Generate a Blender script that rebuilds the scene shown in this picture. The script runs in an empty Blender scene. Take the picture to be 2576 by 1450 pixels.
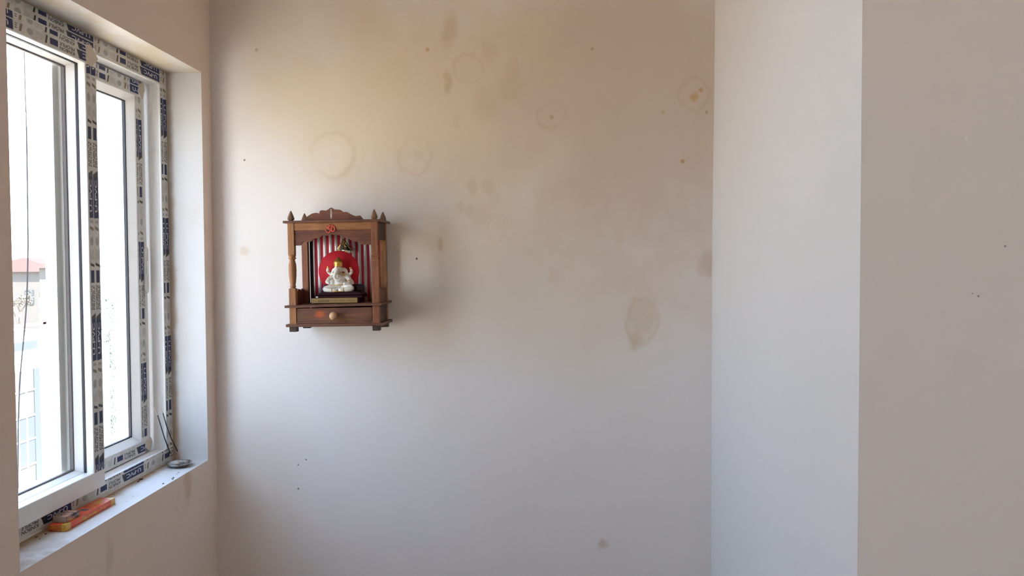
import bpy, bmesh, math, random
from mathutils import Vector, Matrix, noise
random.seed(7)
PI = math.pi
scene = bpy.context.scene
COL = scene.collection

# ------------------------------------------------------------------ camera
F = 2050.0
def _n(v): return Vector(v).normalized()
_vx = 320.0; _vy = (F*F + 75*_vx)/69
dY = _n((75, 69, -F)); dZ = _n((-_vx, _vy, F)); dX = dY.cross(dZ)
Rw = Matrix((dX, dY, dZ))                      # camera vector -> world vector
cd = bpy.data.cameras.new('camera'); cam = bpy.data.objects.new('camera', cd); COL.objects.link(cam)
cd.sensor_width = 36.0; cd.lens = F/2576*36.0; cd.clip_start = 0.02; cd.clip_end = 500
M4 = Rw.to_4x4(); M4.translation = Vector((0, 0, 1.5)); cam.matrix_world = M4
scene.camera = cam

# ------------------------------------------------------------------ world, sun, exposure
scene.view_settings.view_transform = 'Standard'; scene.view_settings.look = 'None'
scene.view_settings.gamma = 1.0; scene.view_settings.use_curve_mapping = False
scene.view_settings.exposure = 0.74
SKY = 5.6
SUN = 30.0
w = bpy.data.worlds.new('sky'); scene.world = w; w.use_nodes = True
wn = w.node_tree.nodes; wl = w.node_tree.links; wn.clear()
wo = wn.new('ShaderNodeOutputWorld'); wb = wn.new('ShaderNodeBackground'); wt = wn.new('ShaderNodeTexCoord')
ws = wn.new('ShaderNodeSeparateXYZ'); wr = wn.new('ShaderNodeValToRGB')
wl.new(wt.outputs['Generated'], ws.inputs[0]); wl.new(ws.outputs['Z'], wr.inputs[0])
wr.color_ramp.elements[0].position = 0.0; wr.color_ramp.elements[0].color = (0.86, 0.93, 1.02, 1)
wr.color_ramp.elements[1].position = 0.8; wr.color_ramp.elements[1].color = (0.46, 0.65, 1.0, 1)
e = wr.color_ramp.elements.new(0.22); e.color = (0.62, 0.79, 1.04, 1)
wl.new(wr.outputs[0], wb.inputs[0]); wb.inputs[1].default_value = SKY; wl.new(wb.outputs[0], wo.inputs[0])
sd = bpy.data.lights.new('sun', 'SUN'); sd.energy = SUN; sd.angle = math.radians(0.6); sd.color = (1.0, 0.93, 0.84)
sun = bpy.data.objects.new('sun', sd); COL.objects.link(sun)
sun.rotation_euler = Vector((-0.62, 0.30, -0.72)).to_track_quat('-Z', 'Y').to_euler(); sun.location = (12, -4, 12)
pd = bpy.data.lights.new('window_portal', 'AREA'); pd.shape = 'RECTANGLE'; pd.size = 1.30; pd.size_y = 1.0
pd.cycles.is_portal = True
po = bpy.data.objects.new('window_portal', pd); COL.objects.link(po)
po.matrix_world = Matrix.Translation((-1.415, 2.26, 1.482)) @ Matrix(((0, 0, -1), (0, 1, 0), (1, 0, 0))).to_4x4()
pd2 = pd.copy(); pd2.name = 'side_window_portal'; pd2.size = 1.40; pd2.size_y = 1.7
po2 = bpy.data.objects.new('side_window_portal', pd2); COL.objects.link(po2)
po2.matrix_world = Matrix.Translation((-1.415, -1.15, 1.60)) @ Matrix(((0, 0, -1), (0, 1, 0), (1, 0, 0))).to_4x4()
scene.cycles.max_bounces = 14; scene.cycles.diffuse_bounces = 8; scene.cycles.transparent_max_bounces = 16
scene.cycles.caustics_reflective = False; scene.cycles.caustics_refractive = False
scene.cycles.use_denoising = True

# ------------------------------------------------------------------ materials
def mat(name, col, rough=0.6, metal=0.0, spec=0.4):
    m = bpy.data.materials.new(name); m.use_nodes = True
    b = m.node_tree.nodes['Principled BSDF']
    b.inputs['Base Color'].default_value = (*col, 1); b.inputs['Roughness'].default_value = rough
    b.inputs['Metallic'].default_value = metal; b.inputs['Specular IOR Level'].default_value = spec
    return m
class NT:
    """small node builder"""
    def __init__(s, m):
        s.t = m.node_tree; s.n = s.t.nodes; s.l = s.t.links; s.b = s.n['Principled BSDF']
        s.tc = s.n.new('ShaderNodeTexCoord'); s.co = s.tc.outputs['Object']
    def set(s, sock, v):
        if hasattr(v, 'is_output') or isinstance(v, bpy.types.NodeSocket): s.l.new(v, sock)
        else: sock.default_value = v
    def math(s, op, a, b=0.0, c=None, clamp=False):
        n = s.n.new('ShaderNodeMath'); n.operation = op; n.use_clamp = clamp
        s.set(n.inputs[0], a); s.set(n.inputs[1], b)
        if c is not None: s.set(n.inputs[2], c)
        return n.outputs[0]
    def map(s, scale=(1, 1, 1), loc=(0, 0, 0), rot=(0, 0, 0), v=None):
        n = s.n.new('ShaderNodeMapping'); s.l.new(v or s.co, n.inputs[0])
        n.inputs['Scale'].default_value = scale; n.inputs['Location'].default_value = loc; n.inputs['Rotation'].default_value = rot
        return n.outputs[0]
    def noise(s, scale, detail=4, rough=0.55, v=None, out='Fac', dist=0.0):
        n = s.n.new('ShaderNodeTexNoise'); s.l.new(v or s.co, n.inputs['Vector'])
        n.inputs['Scale'].default_value = scale; n.inputs['Detail'].default_value = detail
        n.inputs['Roughness'].default_value = rough; n.inputs['Distortion'].default_value = dist
        return n.outputs[out]
    def ramp(s, f, stops):
        n = s.n.new('ShaderNodeValToRGB'); s.l.new(f, n.inputs[0]); el = n.color_ramp.elements
        el[0].position = stops[0][0]; el[0].color = (*stops[0][1], 1)
        el[1].position = stops[-1][0]; el[1].color = (*stops[-1][1], 1)
        for p, c in stops[1:-1]:
            q = el.new(p); q.color = (*c, 1)
        return n.outputs[0]
    def rng(s, f, a, b, c=0.0, d=1.0, smooth=True):
        n = s.n.new('ShaderNodeMapRange'); n.interpolation_type = 'SMOOTHSTEP' if smooth else 'LINEAR'
        s.set(n.inputs[0], f); n.inputs[1].default_value = a; n.inputs[2].default_value = b
        n.inputs[3].default_value = c; n.inputs[4].default_value = d
        return n.outputs[0]
    def mix(s, f, a, b, mode='MIX'):
        n = s.n.new('ShaderNodeMix'); n.data_type = 'RGBA'; n.blend_type = mode
        s.set(n.inputs[0], f)
        for i, v in ((6, a), (7, b)):
            if isinstance(v, tuple): n.inputs[i].default_value = (*v, 1)
            else: s.l.new(v, n.inputs[i])
        return n.outputs[2]
    def sep(s, v=None):
        n = s.n.new('ShaderNodeSeparateXYZ'); s.l.new(v or s.co, n.inputs[0]); return n.outputs
    def color(s, c): s.l.new(c, s.b.inputs['Base Color'])
    def bump(s, h, strength=0.2, dist=0.002):
        n = s.n.new('ShaderNodeBump'); n.inputs['Strength'].default_value = strength; n.inputs['Distance'].default_value = dist
        s.l.new(h, n.inputs['Height']); s.l.new(n.outputs[0], s.b.inputs['Normal'])

def plaster(name, base, tint, amount=0.6, seed=0.0, stains=(), big=None, plane='xz', rough=0.85):
    m = mat(name, base, rough, spec=0.2); k = NT(m)
    v = k.map(loc=(seed, seed*1.7, seed*0.6))
    big_n = k.noise(1.15, 5, 0.6, v)
    mid_n = k.noise(4.5, 6, 0.65, v)
    f = k.math('MULTIPLY', k.rng(big_n, 0.38, 0.68), amount)
    f2 = k.math('MULTIPLY', k.rng(mid_n, 0.5, 0.75), amount*0.35)
    c = k.mix(f, base, tint); c = k.mix(f2, c, tint)
    c = k.mix(k.math('MULTIPLY', k.rng(k.noise(3.3, 5, 0.65, k.map(loc=(seed+7, 3, seed))), 0.48, 0.66), 0.35*amount), c, (base[0], base[1]*0.93, base[2]*0.92))
    c = k.mix(k.math('MULTIPLY', k.rng(k.noise(16, 5, 0.7, v), 0.5, 0.7), 0.12*amount), c, tint)
    X, Y, Z = k.sep()
    if big:
        for (a0, b0, ra, rb, amt, col) in big:      # broad soft-edged tint patches
            A = X if plane == 'xz' else Y
            wv = k.math('MULTIPLY', k.math('SUBTRACT', k.noise(2.6, 4, 0.6, v), 0.5), 1.1)
            dx = k.math('DIVIDE', k.math('SUBTRACT', A, a0), ra); dz = k.math('DIVIDE', k.math('SUBTRACT', Z, b0), rb)
            d = k.math('ADD', k.math('SQRT', k.math('ADD', k.math('MULTIPLY', dx, dx), k.math('MULTIPLY', dz, dz))), wv)
            c = k.mix(k.rng(d, 1.15, 0.25, 0, amt), c, col)
    if stains:
        wx = k.math('MULTIPLY', k.math('SUBTRACT', k.noise(9, 6, 0.72, v), 0.5), 0.085)
        wz = k.math('MULTIPLY', k.math('SUBTRACT', k.noise(10, 6, 0.72, k.map(loc=(3, 5, 9))), 0.5), 0.085)
        A = k.math('ADD', X if plane == 'xz' else Y, wx); B = k.math('ADD', Z, wz)
        for st in stains:
            kind, a0, b0, r, col, amt = st[:6]; asp = st[6] if len(st) > 6 else 1.0
            small = r < 0.016
            ax = (X if plane == 'xz' else Y) if small else A; bz = Z if small else B
            dx = k.math('SUBTRACT', ax, a0); dz = k.math('DIVIDE', k.math('SUBTRACT', bz, b0), asp)
            d = k.math('SQRT', k.math('ADD', k.math('MULTIPLY', dx, dx), k.math('MULTIPLY', dz, dz)))
            if kind == 'spot': g = k.rng(d, r, r*0.3, 0, amt)
            else:
                q = k.math('ABSOLUTE', k.math('SUBTRACT', d, r)); g = k.math('MULTIPLY', k.rng(q, r*0.22, 0.0, 0, amt), k.rng(mid_n, 0.35, 0.62, 0.25, 1.0))
            c = k.mix(g, c, col)
    k.color(c)
    k.bump(k.math('ADD', k.noise(3.0, 3, 0.5, v), k.math('MULTIPLY', k.noise(60, 3, 0.6, v), 0.06)), 0.35, 0.01)
    return m
WHITE = (0.80, 0.765, 0.745); TAN = (0.74, 0.60, 0.44); BR = (0.50, 0.33, 0.17); DK = (0.06, 0.04, 0.03)
back_stains = [
    ('ring', -0.735, 1.875, 0.078, (0.60, 0.47, 0.30), 0.42), ('spot', -0.735, 1.872, 0.05, (0.80, 0.73, 0.64), 0.4), ('spot', -0.732, 1.868, 0.022, (0.70, 0.56, 0.44), 0.3), ('ring', -0.735, 1.875, 0.105, (0.66, 0.54, 0.36), 0.16),
    ('ring', -0.44, 1.868, 0.062, (0.62, 0.48, 0.32), 0.40), ('ring', -0.44, 1.868, 0.040, (0.70, 0.58, 0.44), 0.3), ('spot', -0.43, 1.87, 0.028, (0.64, 0.50, 0.36), 0.4),
    ('ring', 0.036, 1.998, 0.045, (0.54, 0.42, 0.26), 0.5), ('spot', 0.036, 1.998, 0.012, (0.50, 0.34, 0.18), 0.7),
    ('spot', -1.045, 1.865, 0.055, (0.84, 0.81, 0.74), 0.4), ('spot', -0.997, 2.244, 0.009, (0.40, 0.30, 0.20), 0.6),
    ('spot', -0.395, 2.236, 0.010, (0.56, 0.30, 0.12), 0.7), ('spot', 0.177, 2.231, 0.009, (0.50, 0.30, 0.15), 0.7),
    ('spot', 0.533, 2.066, 0.022, (0.56, 0.34, 0.14), 0.75), ('spot', 0.55, 2.085, 0.012, (0.50, 0.30, 0.12), 0.7), ('ring', 0.53, 2.07, 0.055, (0.56, 0.42, 0.26), 0.5),
    ('spot', 0.488, 1.841, 0.011, (0.46, 0.28, 0.12), 0.8), ('spot', 0.569, 2.009, 0.008, (0.42, 0.28, 0.16), 0.7), ('spot', 0.42, 2.011, 0.009, (0.52, 0.36, 0.2), 0.6),
    ('spot', -1.046, 1.860, 0.005, DK, 0.8), ('spot', -1.044, 1.539, 0.026, (0.64, 0.52, 0.38), 0.5), ('spot', -0.439, 1.509, 0.0055, DK, 0.95),
    ('spot', -0.355, 1.560, 0.013, (0.52, 0.36, 0.20), 0.6, 2.6), ('spot', 0.348, 1.300, 0.075, (0.62, 0.50, 0.34), 0.42, 1.35), ('ring', 0.350, 1.285, 0.050, (0.54, 0.43, 0.24), 0.35, 1.5), ('spot', 0.33, 1.22, 0.03, (0.58, 0.46, 0.28), 0.4, 1.5),
    ('spot', 0.219, 0.495, 0.022, (0.58, 0.42, 0.32), 0.6), ('spot', -0.87, 0.777, 0.004, DK, 0.8), ('spot', -0.841, 0.796, 0.004, DK, 0.8), ('spot', -0.871, 0.691, 0.005, DK, 0.8),
    ('spot', -0.318, 2.300, 0.045, (0.58, 0.44, 0.27), 0.55, 1.9), ('spot', -0.325, 2.120, 0.022, (0.56, 0.42, 0.25), 0.6, 2.6), ('ring', -0.25, 2.165, 0.05, (0.60, 0.46, 0.28), 0.35),
    ('spot', -0.19, 2.04, 0.06, (0.62, 0.48, 0.31), 0.4, 1.5), ('spot', -0.10, 2.10, 0.07, (0.60, 0.47, 0.30), 0.4), ('spot', -0.21, 1.66, 0.05, (0.66, 0.54, 0.40), 0.5, 1.5),
    ('spot', -0.36, 1.60, 0.09, (0.70, 0.58, 0.42), 0.45), ('spot', 0.574, 1.478, 0.05, (0.56, 0.42, 0.30), 0.5, 1.3), ('spot', 0.05, 1.45, 0.04, (0.68, 0.57, 0.44), 0.4),
    ('ring', 0.40, 1.63, 0.06, (0.60, 0.48, 0.36), 0.22), ('spot', -0.42, 1.40, 0.10, (0.72, 0.62, 0.50), 0.35, 0.7),
]
_r = random.Random(42)
for _i in range(12):
    back_stains.append(('spot' if _i % 4 else 'ring', _r.uniform(-0.36, -0.04), _r.uniform(1.60, 2.36), _r.uniform(0.018, 0.045), (0.60, 0.455, 0.285), _r.uniform(0.18, 0.34), _r.uniform(1.0, 2.4)))
for _i in range(8):
    back_stains.append(('spot', _r.uniform(-0.1, 0.55), _r.uniform(1.35, 2.2), _r.uniform(0.02, 0.06), (0.66, 0.53, 0.38), _r.uniform(0.15, 0.3), _r.uniform(0.7, 1.6)))
back_big = [(0.05, 1.45, 0.75, 0.42, 0.6, (0.74, 0.645, 0.535)), (-0.45, 1.25, 0.4, 0.16, 0.35, (0.76, 0.68, 0.58)), (-1.0, 0.75, 0.22, 0.35, 0.35, (0.72, 0.63, 0.50)), (-0.15, 2.05, 0.80, 0.62, 0.9, (0.72, 0.585, 0.425)), (0.45, 2.05, 0.60, 0.8, 0.85, (0.63, 0.51, 0.41)), (-0.75, 2.0, 0.40, 0.30, 0.45, (0.78, 0.66, 0.48)),
            (-0.25, 1.42, 0.55, 0.22, 0.35, (0.74, 0.64, 0.50)), (-0.9, 2.45, 0.5, 0.35, 0.5, (0.66, 0.53, 0.38))]
M_back = plaster('old_plaster_back', WHITE, (0.76, 0.70, 0.62), 0.35, 2.0, back_stains, back_big)
left_stains = [('spot', 2.61, 0.775, 0.04, (0.56, 0.40, 0.24), 0.5, 2.4), ('ring', 2.56, 0.73, 0.035, (0.56, 0.42, 0.28), 0.4, 1.0), ('spot', 2.12, 0.72, 0.03, (0.58, 0.44, 0.30), 0.3, 2.6)]
M_left = plaster('old_plaster_left', (0.82, 0.705, 0.62), (0.77, 0.62, 0.49), 0.6, 5.0, left_stains, None, 'yz')
M_new = plaster('new_white_paint', (0.74, 0.725, 0.71), (0.72, 0.70, 0.68), 0.3, 11.0, (), None, 'yz', 0.8)
right_marks = [('spot', 0.853, 1.522, 0.0028, DK, 0.7), ('spot', 0.806, 1.430, 0.0028, DK, 0.7), ('spot', 0.795, 1.435, 0.002, DK, 0.6), ('spot', 0.78, 1.72, 0.004, (0.9, 0.88, 0.85), 0.9, 1.8)]
M_front = plaster('new_white_paint_front', (0.83, 0.80, 0.76), (0.80, 0.77, 0.72), 0.4, 14.0, right_marks)
M_room = plaster('room_plaster', (0.78, 0.70, 0.62), (0.74, 0.65, 0.56), 0.5, 20.0)
M_floor = mat('floor_tile', (0.55, 0.48, 0.41), 0.45)
k = NT(M_floor); br = k.n.new('ShaderNodeTexBrick'); k.l.new(k.co, br.inputs['Vector'])
br.offset = 0.0; br.inputs['Scale'].default_value = 1.0; br.inputs['Brick Width'].default_value = 0.6; br.inputs['Row Height'].default_value = 0.6
br.inputs['Mortar Size'].default_value = 0.003; br.inputs['Color1'].default_value = (0.23, 0.19, 0.155, 1); br.inputs['Color2'].default_value = (0.21, 0.175, 0.14, 1); br.inputs['Mortar'].default_value = (0.3, 0.27, 0.24, 1)
k.l.new(br.outputs[0], k.b.inputs['Base Color'])
# window reveal: white paint, dirty along the frame and in the corners
M_reveal = mat('reveal_paint', (0.80, 0.785, 0.77), 0.7, spec=0.3); k = NT(M_reveal)
X, Y, Z = k.sep()
nz = k.math('MULTIPLY', k.math('SUBTRACT', k.noise(9, 5, 0.65), 0.5), 0.07)
gap = k.math('ADD', k.math('ADD', X, 1.285), nz)
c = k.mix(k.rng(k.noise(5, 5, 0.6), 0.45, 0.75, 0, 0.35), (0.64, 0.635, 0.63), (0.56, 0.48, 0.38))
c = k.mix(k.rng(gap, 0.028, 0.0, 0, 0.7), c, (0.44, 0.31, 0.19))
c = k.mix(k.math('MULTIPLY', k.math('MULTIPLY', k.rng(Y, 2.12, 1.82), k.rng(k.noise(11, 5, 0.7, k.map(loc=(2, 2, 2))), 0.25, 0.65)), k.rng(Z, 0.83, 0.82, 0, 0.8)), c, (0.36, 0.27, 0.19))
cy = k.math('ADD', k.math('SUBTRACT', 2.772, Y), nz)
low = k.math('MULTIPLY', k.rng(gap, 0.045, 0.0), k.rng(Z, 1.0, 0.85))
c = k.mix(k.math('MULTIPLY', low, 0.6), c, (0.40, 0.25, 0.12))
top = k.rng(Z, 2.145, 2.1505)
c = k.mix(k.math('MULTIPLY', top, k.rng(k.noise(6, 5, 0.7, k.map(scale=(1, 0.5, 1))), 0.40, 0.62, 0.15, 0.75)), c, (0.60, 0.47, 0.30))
sp = k.rng(k.noise(55, 2, 0.5), 0.76, 0.80)
c = k.mix(k.math('MULTIPLY', sp, k.rng(Z, 0.83, 0.82)), c, (0.10, 0.07, 0.05))
k.color(c); k.bump(k.noise(18, 4, 0.6), 0.3, 0.003)

M_pvc = mat('white_upvc', (0.82, 0.81, 0.79), 0.28, spec=0.5)
k = NT(M_pvc); k.color(k.mix(k.rng(k.noise(14, 4, 0.6), 0.5, 0.8, 0, 0.35), (0.76, 0.75, 0.73), (0.64, 0.57, 0.48)))
M_weld = mat('dusty_corner', (0.62, 0.55, 0.46), 0.6)
k = NT(M_weld); k.color(k.mix(k.noise(60, 4, 0.6), (0.68, 0.60, 0.51), (0.52, 0.44, 0.34)))
M_gask = mat('black_rubber_and_groove', (0.015, 0.015, 0.02), 0.6)
M_gask2 = mat('grey_rubber', (0.16, 0.14, 0.14), 0.6)
M_film = mat('film', (0.62, 0.60, 0.56), 0.35, spec=0.5)
k = NT(M_film); k.color(k.mix(k.rng(k.noise(30, 4, 0.6), 0.4, 0.7), (0.66, 0.65, 0.62), (0.54, 0.51, 0.45))); k.bump(k.noise(40, 3), 0.25, 0.002)
M_pblue = mat('print_blue', (0.026, 0.034, 0.10), 0.45, spec=0.25)
M_pblack = mat('print_black', (0.03, 0.035, 0.035), 0.4)
M_pkhaki = mat('print_khaki', (0.22, 0.18, 0.10), 0.4)
M_pgrey = mat('print_grey', (0.36, 0.37, 0.36), 0.4)
M_pwhite = mat('print_white', (0.62, 0.63, 0.68), 0.4)
M_lock = mat('lock_plastic', (0.68, 0.66, 0.62), 0.35)
M_glass = bpy.data.materials.new('window_glass'); M_glass.use_nodes = True
g = M_glass.node_tree; g.nodes.clear()
go = g.nodes.new('ShaderNodeOutputMaterial'); gt = g.nodes.new('ShaderNodeBsdfTransparent'); gg = g.nodes.new('ShaderNodeBsdfGlossy'); gm = g.nodes.new('ShaderNodeMixShader'); gw = g.nodes.new('ShaderNodeLayerWeight'); gp = g.nodes.new('ShaderNodeMath'); gf = g.nodes.new('ShaderNodeMath')
gw.inputs['Blend'].default_value = 0.5; gp.operation = 'POWER'; gp.inputs[1].default_value = 5.0; gf.operation = 'MULTIPLY_ADD'; gf.inputs[1].default_value = 0.5; gf.inputs[2].default_value = 0.02
g.links.new(gw.outputs['Facing'], gp.inputs[0]); g.links.new(gp.outputs[0], gf.inputs[0]); gg.inputs['Roughness'].default_value = 0.02; gt.inputs[0].default_value = (0.96, 0.975, 0.97, 1)
g.links.new(gf.outputs[0], gm.inputs[0]); g.links.new(gt.outputs[0], gm.inputs[1]); g.links.new(gg.outputs[0], gm.inputs[2]); g.links.new(gm.outputs[0], go.inputs[0])

def wood(name, c1, c2, axis='x', seed=0, rough=0.5):
    m = mat(name, c1, rough, spec=0.35); k = NT(m)
    s = {'x': (9, 90, 110), 'z': (110, 90, 8), 'y': (90, 9, 110)}[axis]
    v = k.map(scale=s, loc=(seed, seed, seed))
    n = k.noise(1.0, 5, 0.7, v, dist=0.6); n2 = k.noise(14, 4, 0.6)
    n3 = k.noise(3.0, 3, 0.6, k.map(scale=(s[0]*3, s[1]*3, s[2]*3), loc=(seed, 0, 0)))
    f = k.math('ADD', k.math('MULTIPLY', n, 0.65), k.math('MULTIPLY', n2, 0.35))
    c = k.mix(k.rng(f, 0.34, 0.66), c2, c1)
    c = k.mix(k.rng(n3, 0.60, 0.72, 0, 0.45), c, tuple(min(1, x*2.0) for x in c1))
    k.color(c); k.bump(n, 0.4, 0.0012)
    return m
W_dark = wood('wood_brown', (0.20, 0.070, 0.032), (0.09, 0.030, 0.016), 'x', 1)
W_hone = wood('wood_honey', (0.40, 0.175, 0.058), (0.22, 0.086, 0.030), 'x', 5)
W_post = wood('wood_post', (0.38, 0.165, 0.058), (0.20, 0.078, 0.030), 'z', 9)
W_post2 = wood('wood_post_brown', (0.30, 0.110, 0.045), (0.15, 0.052, 0.024), 'z', 13)
W_shelf = wood('wood_shelf', (0.185, 0.074, 0.037), (0.075, 0.028, 0.016), 'x', 17)
W_deep = wood('wood_deep', (0.075, 0.038, 0.026), (0.032, 0.015, 0.010), 'z', 21)
W_fin = wood('wood_finial', (0.23, 0.115, 0.060), (0.135, 0.065, 0.036), 'z', 25)
M_knob = mat('pale_knob_wood', (0.52, 0.30, 0.155), 0.4)
k = NT(M_knob); k.color(k.mix(k.noise(60, 3, 0.6, k.map(scale=(3, 1, 0.6))), (0.58, 0.34, 0.18), (0.44, 0.24, 0.12)))

# ------------------------------------------------------------------ mesh helpers
class MB:
    def __init__(s): s.v = []; s.f = []; s.mi = []; s.sm = []
    def add(s, vs, fs, mi=0, smooth=False):
        o = len(s.v); s.v += [tuple(p) for p in vs]; s.f += [tuple(i+o for i in f) for f in fs]
        s.mi += [mi]*len(fs); s.sm += [smooth]*len(fs)
    def box(s, a, b, mi=0, xf=None):
        x0, y0, z0 = a; x1, y1, z1 = b
        vs = [Vector(p) for p in ((x0, y0, z0), (x1, y0, z0), (x1, y1, z0), (x0, y1, z0), (x0, y0, z1), (x1, y0, z1), (x1, y1, z1), (x0, y1, z1))]
        if xf: vs = [xf @ p for p in vs]
        s.add(vs, [(0, 3, 2, 1), (4, 5, 6, 7), (0, 1, 5, 4), (1, 2, 6, 5), (2, 3, 7, 6), (3, 0, 4, 7)], mi)
    def loft(s, rings, mi=0, smooth=True, caps=True):
        n = len(rings[0]); vs = [p for r in rings for p in r]; fs = []
        for i in range(len(rings)-1):
            for j in range(n):
                fs.append((i*n+j, i*n+(j+1) % n, (i+1)*n+(j+1) % n, (i+1)*n+j))
        s.add(vs, fs, mi, smooth)
        if caps:
            o = len(s.v)-len(vs)
            s.f += [tuple(o+j for j in reversed(range(n))), tuple(o+(len(rings)-1)*n+j for j in range(n))]; s.mi += [mi]*2; s.sm += [False]*2
    def lathe(s, prof, c=(0, 0, 0), n=20, mi=0, smooth=True, axis='z', sq=False):
        rings = []
        for r, h in prof:
            ring = []
            for j in range(n):
                a = 2*PI*(j+0.5)/n
                x, y = r*math.cos(a), r*math.sin(a)
                if axis == 'z': ring.append((c[0]+x, c[1]+y, c[2]+h))
                elif axis == 'y': ring.append((c[0]+x, c[1]-h, c[2]+y))
                else: ring.append((c[0]+h, c[1]+x, c[2]+y))
            rings.append(ring)
        s.loft(rings, mi, smooth)
    def tube(s, pts, r, n=8, mi=0, rr=None):
        pts = [Vector(p) for p in pts]; rings = []
        up = Vector((0, 0, 1)); t0 = (pts[1]-pts[0]).normalized()
        u = t0.cross(up)
        if u.length < 1e-3: u = t0.cross(Vector((0, 1, 0)))
        u.normalize()
        for i, p in enumerate(pts):
            t = (pts[min(i+1, len(pts)-1)]-pts[max(i-1, 0)]).normalized()
            u = (u - t*u.dot(t)).normalized(); w_ = t.cross(u); q = rr[i] if rr else r
            rings.append([p+u*q*math.cos(2*PI*j/n)+w_*q*math.sin(2*PI*j/n) for j in range(n)])
        s.loft(rings, mi, True)
    def ball(s, c, r, mi=0, nu=16, nv=10, xf=None):
        rx, ry, rz = r if isinstance(r, tuple) else (r, r, r); vs = []; fs = []
        for i in range(1, nv):
            a = PI*i/nv
            for j in range(nu):
                b = 2*PI*j/nu; vs.append(Vector((rx*math.sin(a)*math.cos(b), ry*math.sin(a)*math.sin(b), rz*math.cos(a))))
        vs += [Vector((0, 0, rz)), Vector((0, 0, -rz))]; T = len(vs)-2; B = T+1
        for i in range(nv-2):
            for j in range(nu):
                fs.append((i*nu+j, (i+1)*nu+j, (i+1)*nu+(j+1) % nu, i*nu+(j+1) % nu))
        for j in range(nu):
            fs.append((T, j, (j+1) % nu)); fs.append((B, (nv-2)*nu+(j+1) % nu, (nv-2)*nu+j))
        if xf: vs = [xf @ p for p in vs]
        s.add([p+Vector(c) for p in vs], fs, mi, True)
    def prism(s, pts, y0, y1, mi=0, xf=None):
        """outline in x,z extruded from y0 to y1"""
        n = len(pts); vs = [Vector((x, y0, z)) for x, z in pts]+[Vector((x, y1, z)) for x, z in pts]
        if xf: vs = [xf @ p for p in vs]
        fs = [(i, (i+1) % n, n+(i+1) % n, n+i) for i in range(n)]
        fs += [tuple(reversed(range(n))), tuple(range(n, 2*n))]
        s.add(vs, fs, mi)
    def build(s, name, mats, parent=None, bevel=0.0, normals=True):
        me = bpy.data.meshes.new(name); me.from_pydata(s.v, [], s.f); me.update()
        for m in (mats if isinstance(mats, (list, tuple)) else [mats]): me.materials.append(m)
        for p, mi, sm in zip(me.polygons, s.mi, s.sm): p.material_index = mi; p.use_smooth = sm
        if normals:
            bm = bmesh.new(); bm.from_mesh(me); bmesh.ops.recalc_face_normals(bm, faces=bm.faces); bm.to_mesh(me); bm.free()
        o = bpy.data.objects.new(name, me); COL.objects.link(o)
        if parent: o.parent = parent
        if bevel:
            b = o.modifiers.new('bevel', 'BEVEL'); b.width = bevel; b.segments = 2; b.limit_method = 'ANGLE'; b.angle_limit = math.radians(50)
        return o
def tag(o, label=None, cat=None, group=None, kind=None):
    if label: o['label'] = label
    if cat: o['category'] = cat
    if group: o['group'] = group
    if kind: o['kind'] = kind
    return o
def thing(name, label, cat, loc=(0, 0, 0), rot=(0, 0, 0), group=None):
    o = bpy.data.objects.new(name, None); COL.objects.link(o); o.location = loc; o.rotation_euler = rot
    o.empty_display_size = 0.1
    return tag(o, label, cat, group)
def struct(o, label, cat): return tag(o, label, cat, None, 'structure')

# ------------------------------------------------------------------ room shell
XL, YB, XR, YR = -1.163, 2.85, 0.590, 1.535      # window wall, back wall, alcove side, near wall on the right
YA, YZ, ZS, ZT = 1.750, 2.772, 0.812, 2.151      # window opening
XO = -1.41; CEIL = 2.85; XE = 2.7; YN = -3.0
YC, YD, ZC, ZD = -2.0, -0.3, 0.90, 2.30           # second window opening, behind the camera
m = MB(); m.box((XL-0.3, YB, -0.1), (XR+0.3, YB+0.2, CEIL+0.1))
struct(m.build('wall_back', M_back), 'stained off-white plaster wall carrying the small wooden shrine', 'wall')
m = MB()
def q(mb, a, b, c, d, mi=0): mb.add([a, b, c, d], [(0, 1, 2, 3)], mi)
m.box((XO, YD, -0.1), (XL, YA, CEIL)); m.box((XO, YN, -0.1), (XL, YC, CEIL)); m.box((XO, YC, -0.1), (XL, YD, ZC)); m.box((XO, YC, ZD), (XL, YD, CEIL)); m.box((XO, YZ, -0.1), (XL, YB, CEIL))
m.box((XO, YA, -0.1), (XL, YZ, ZS)); m.box((XO, YA, ZT), (XL, YZ, CEIL))
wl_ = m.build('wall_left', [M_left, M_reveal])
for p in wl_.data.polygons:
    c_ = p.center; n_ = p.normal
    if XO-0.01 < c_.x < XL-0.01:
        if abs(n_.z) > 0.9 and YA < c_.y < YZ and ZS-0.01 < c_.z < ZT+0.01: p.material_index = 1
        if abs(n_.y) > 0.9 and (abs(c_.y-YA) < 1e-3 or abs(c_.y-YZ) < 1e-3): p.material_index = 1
struct(wl_, 'brownish plastered wall around the deep window opening', 'wall')
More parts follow.
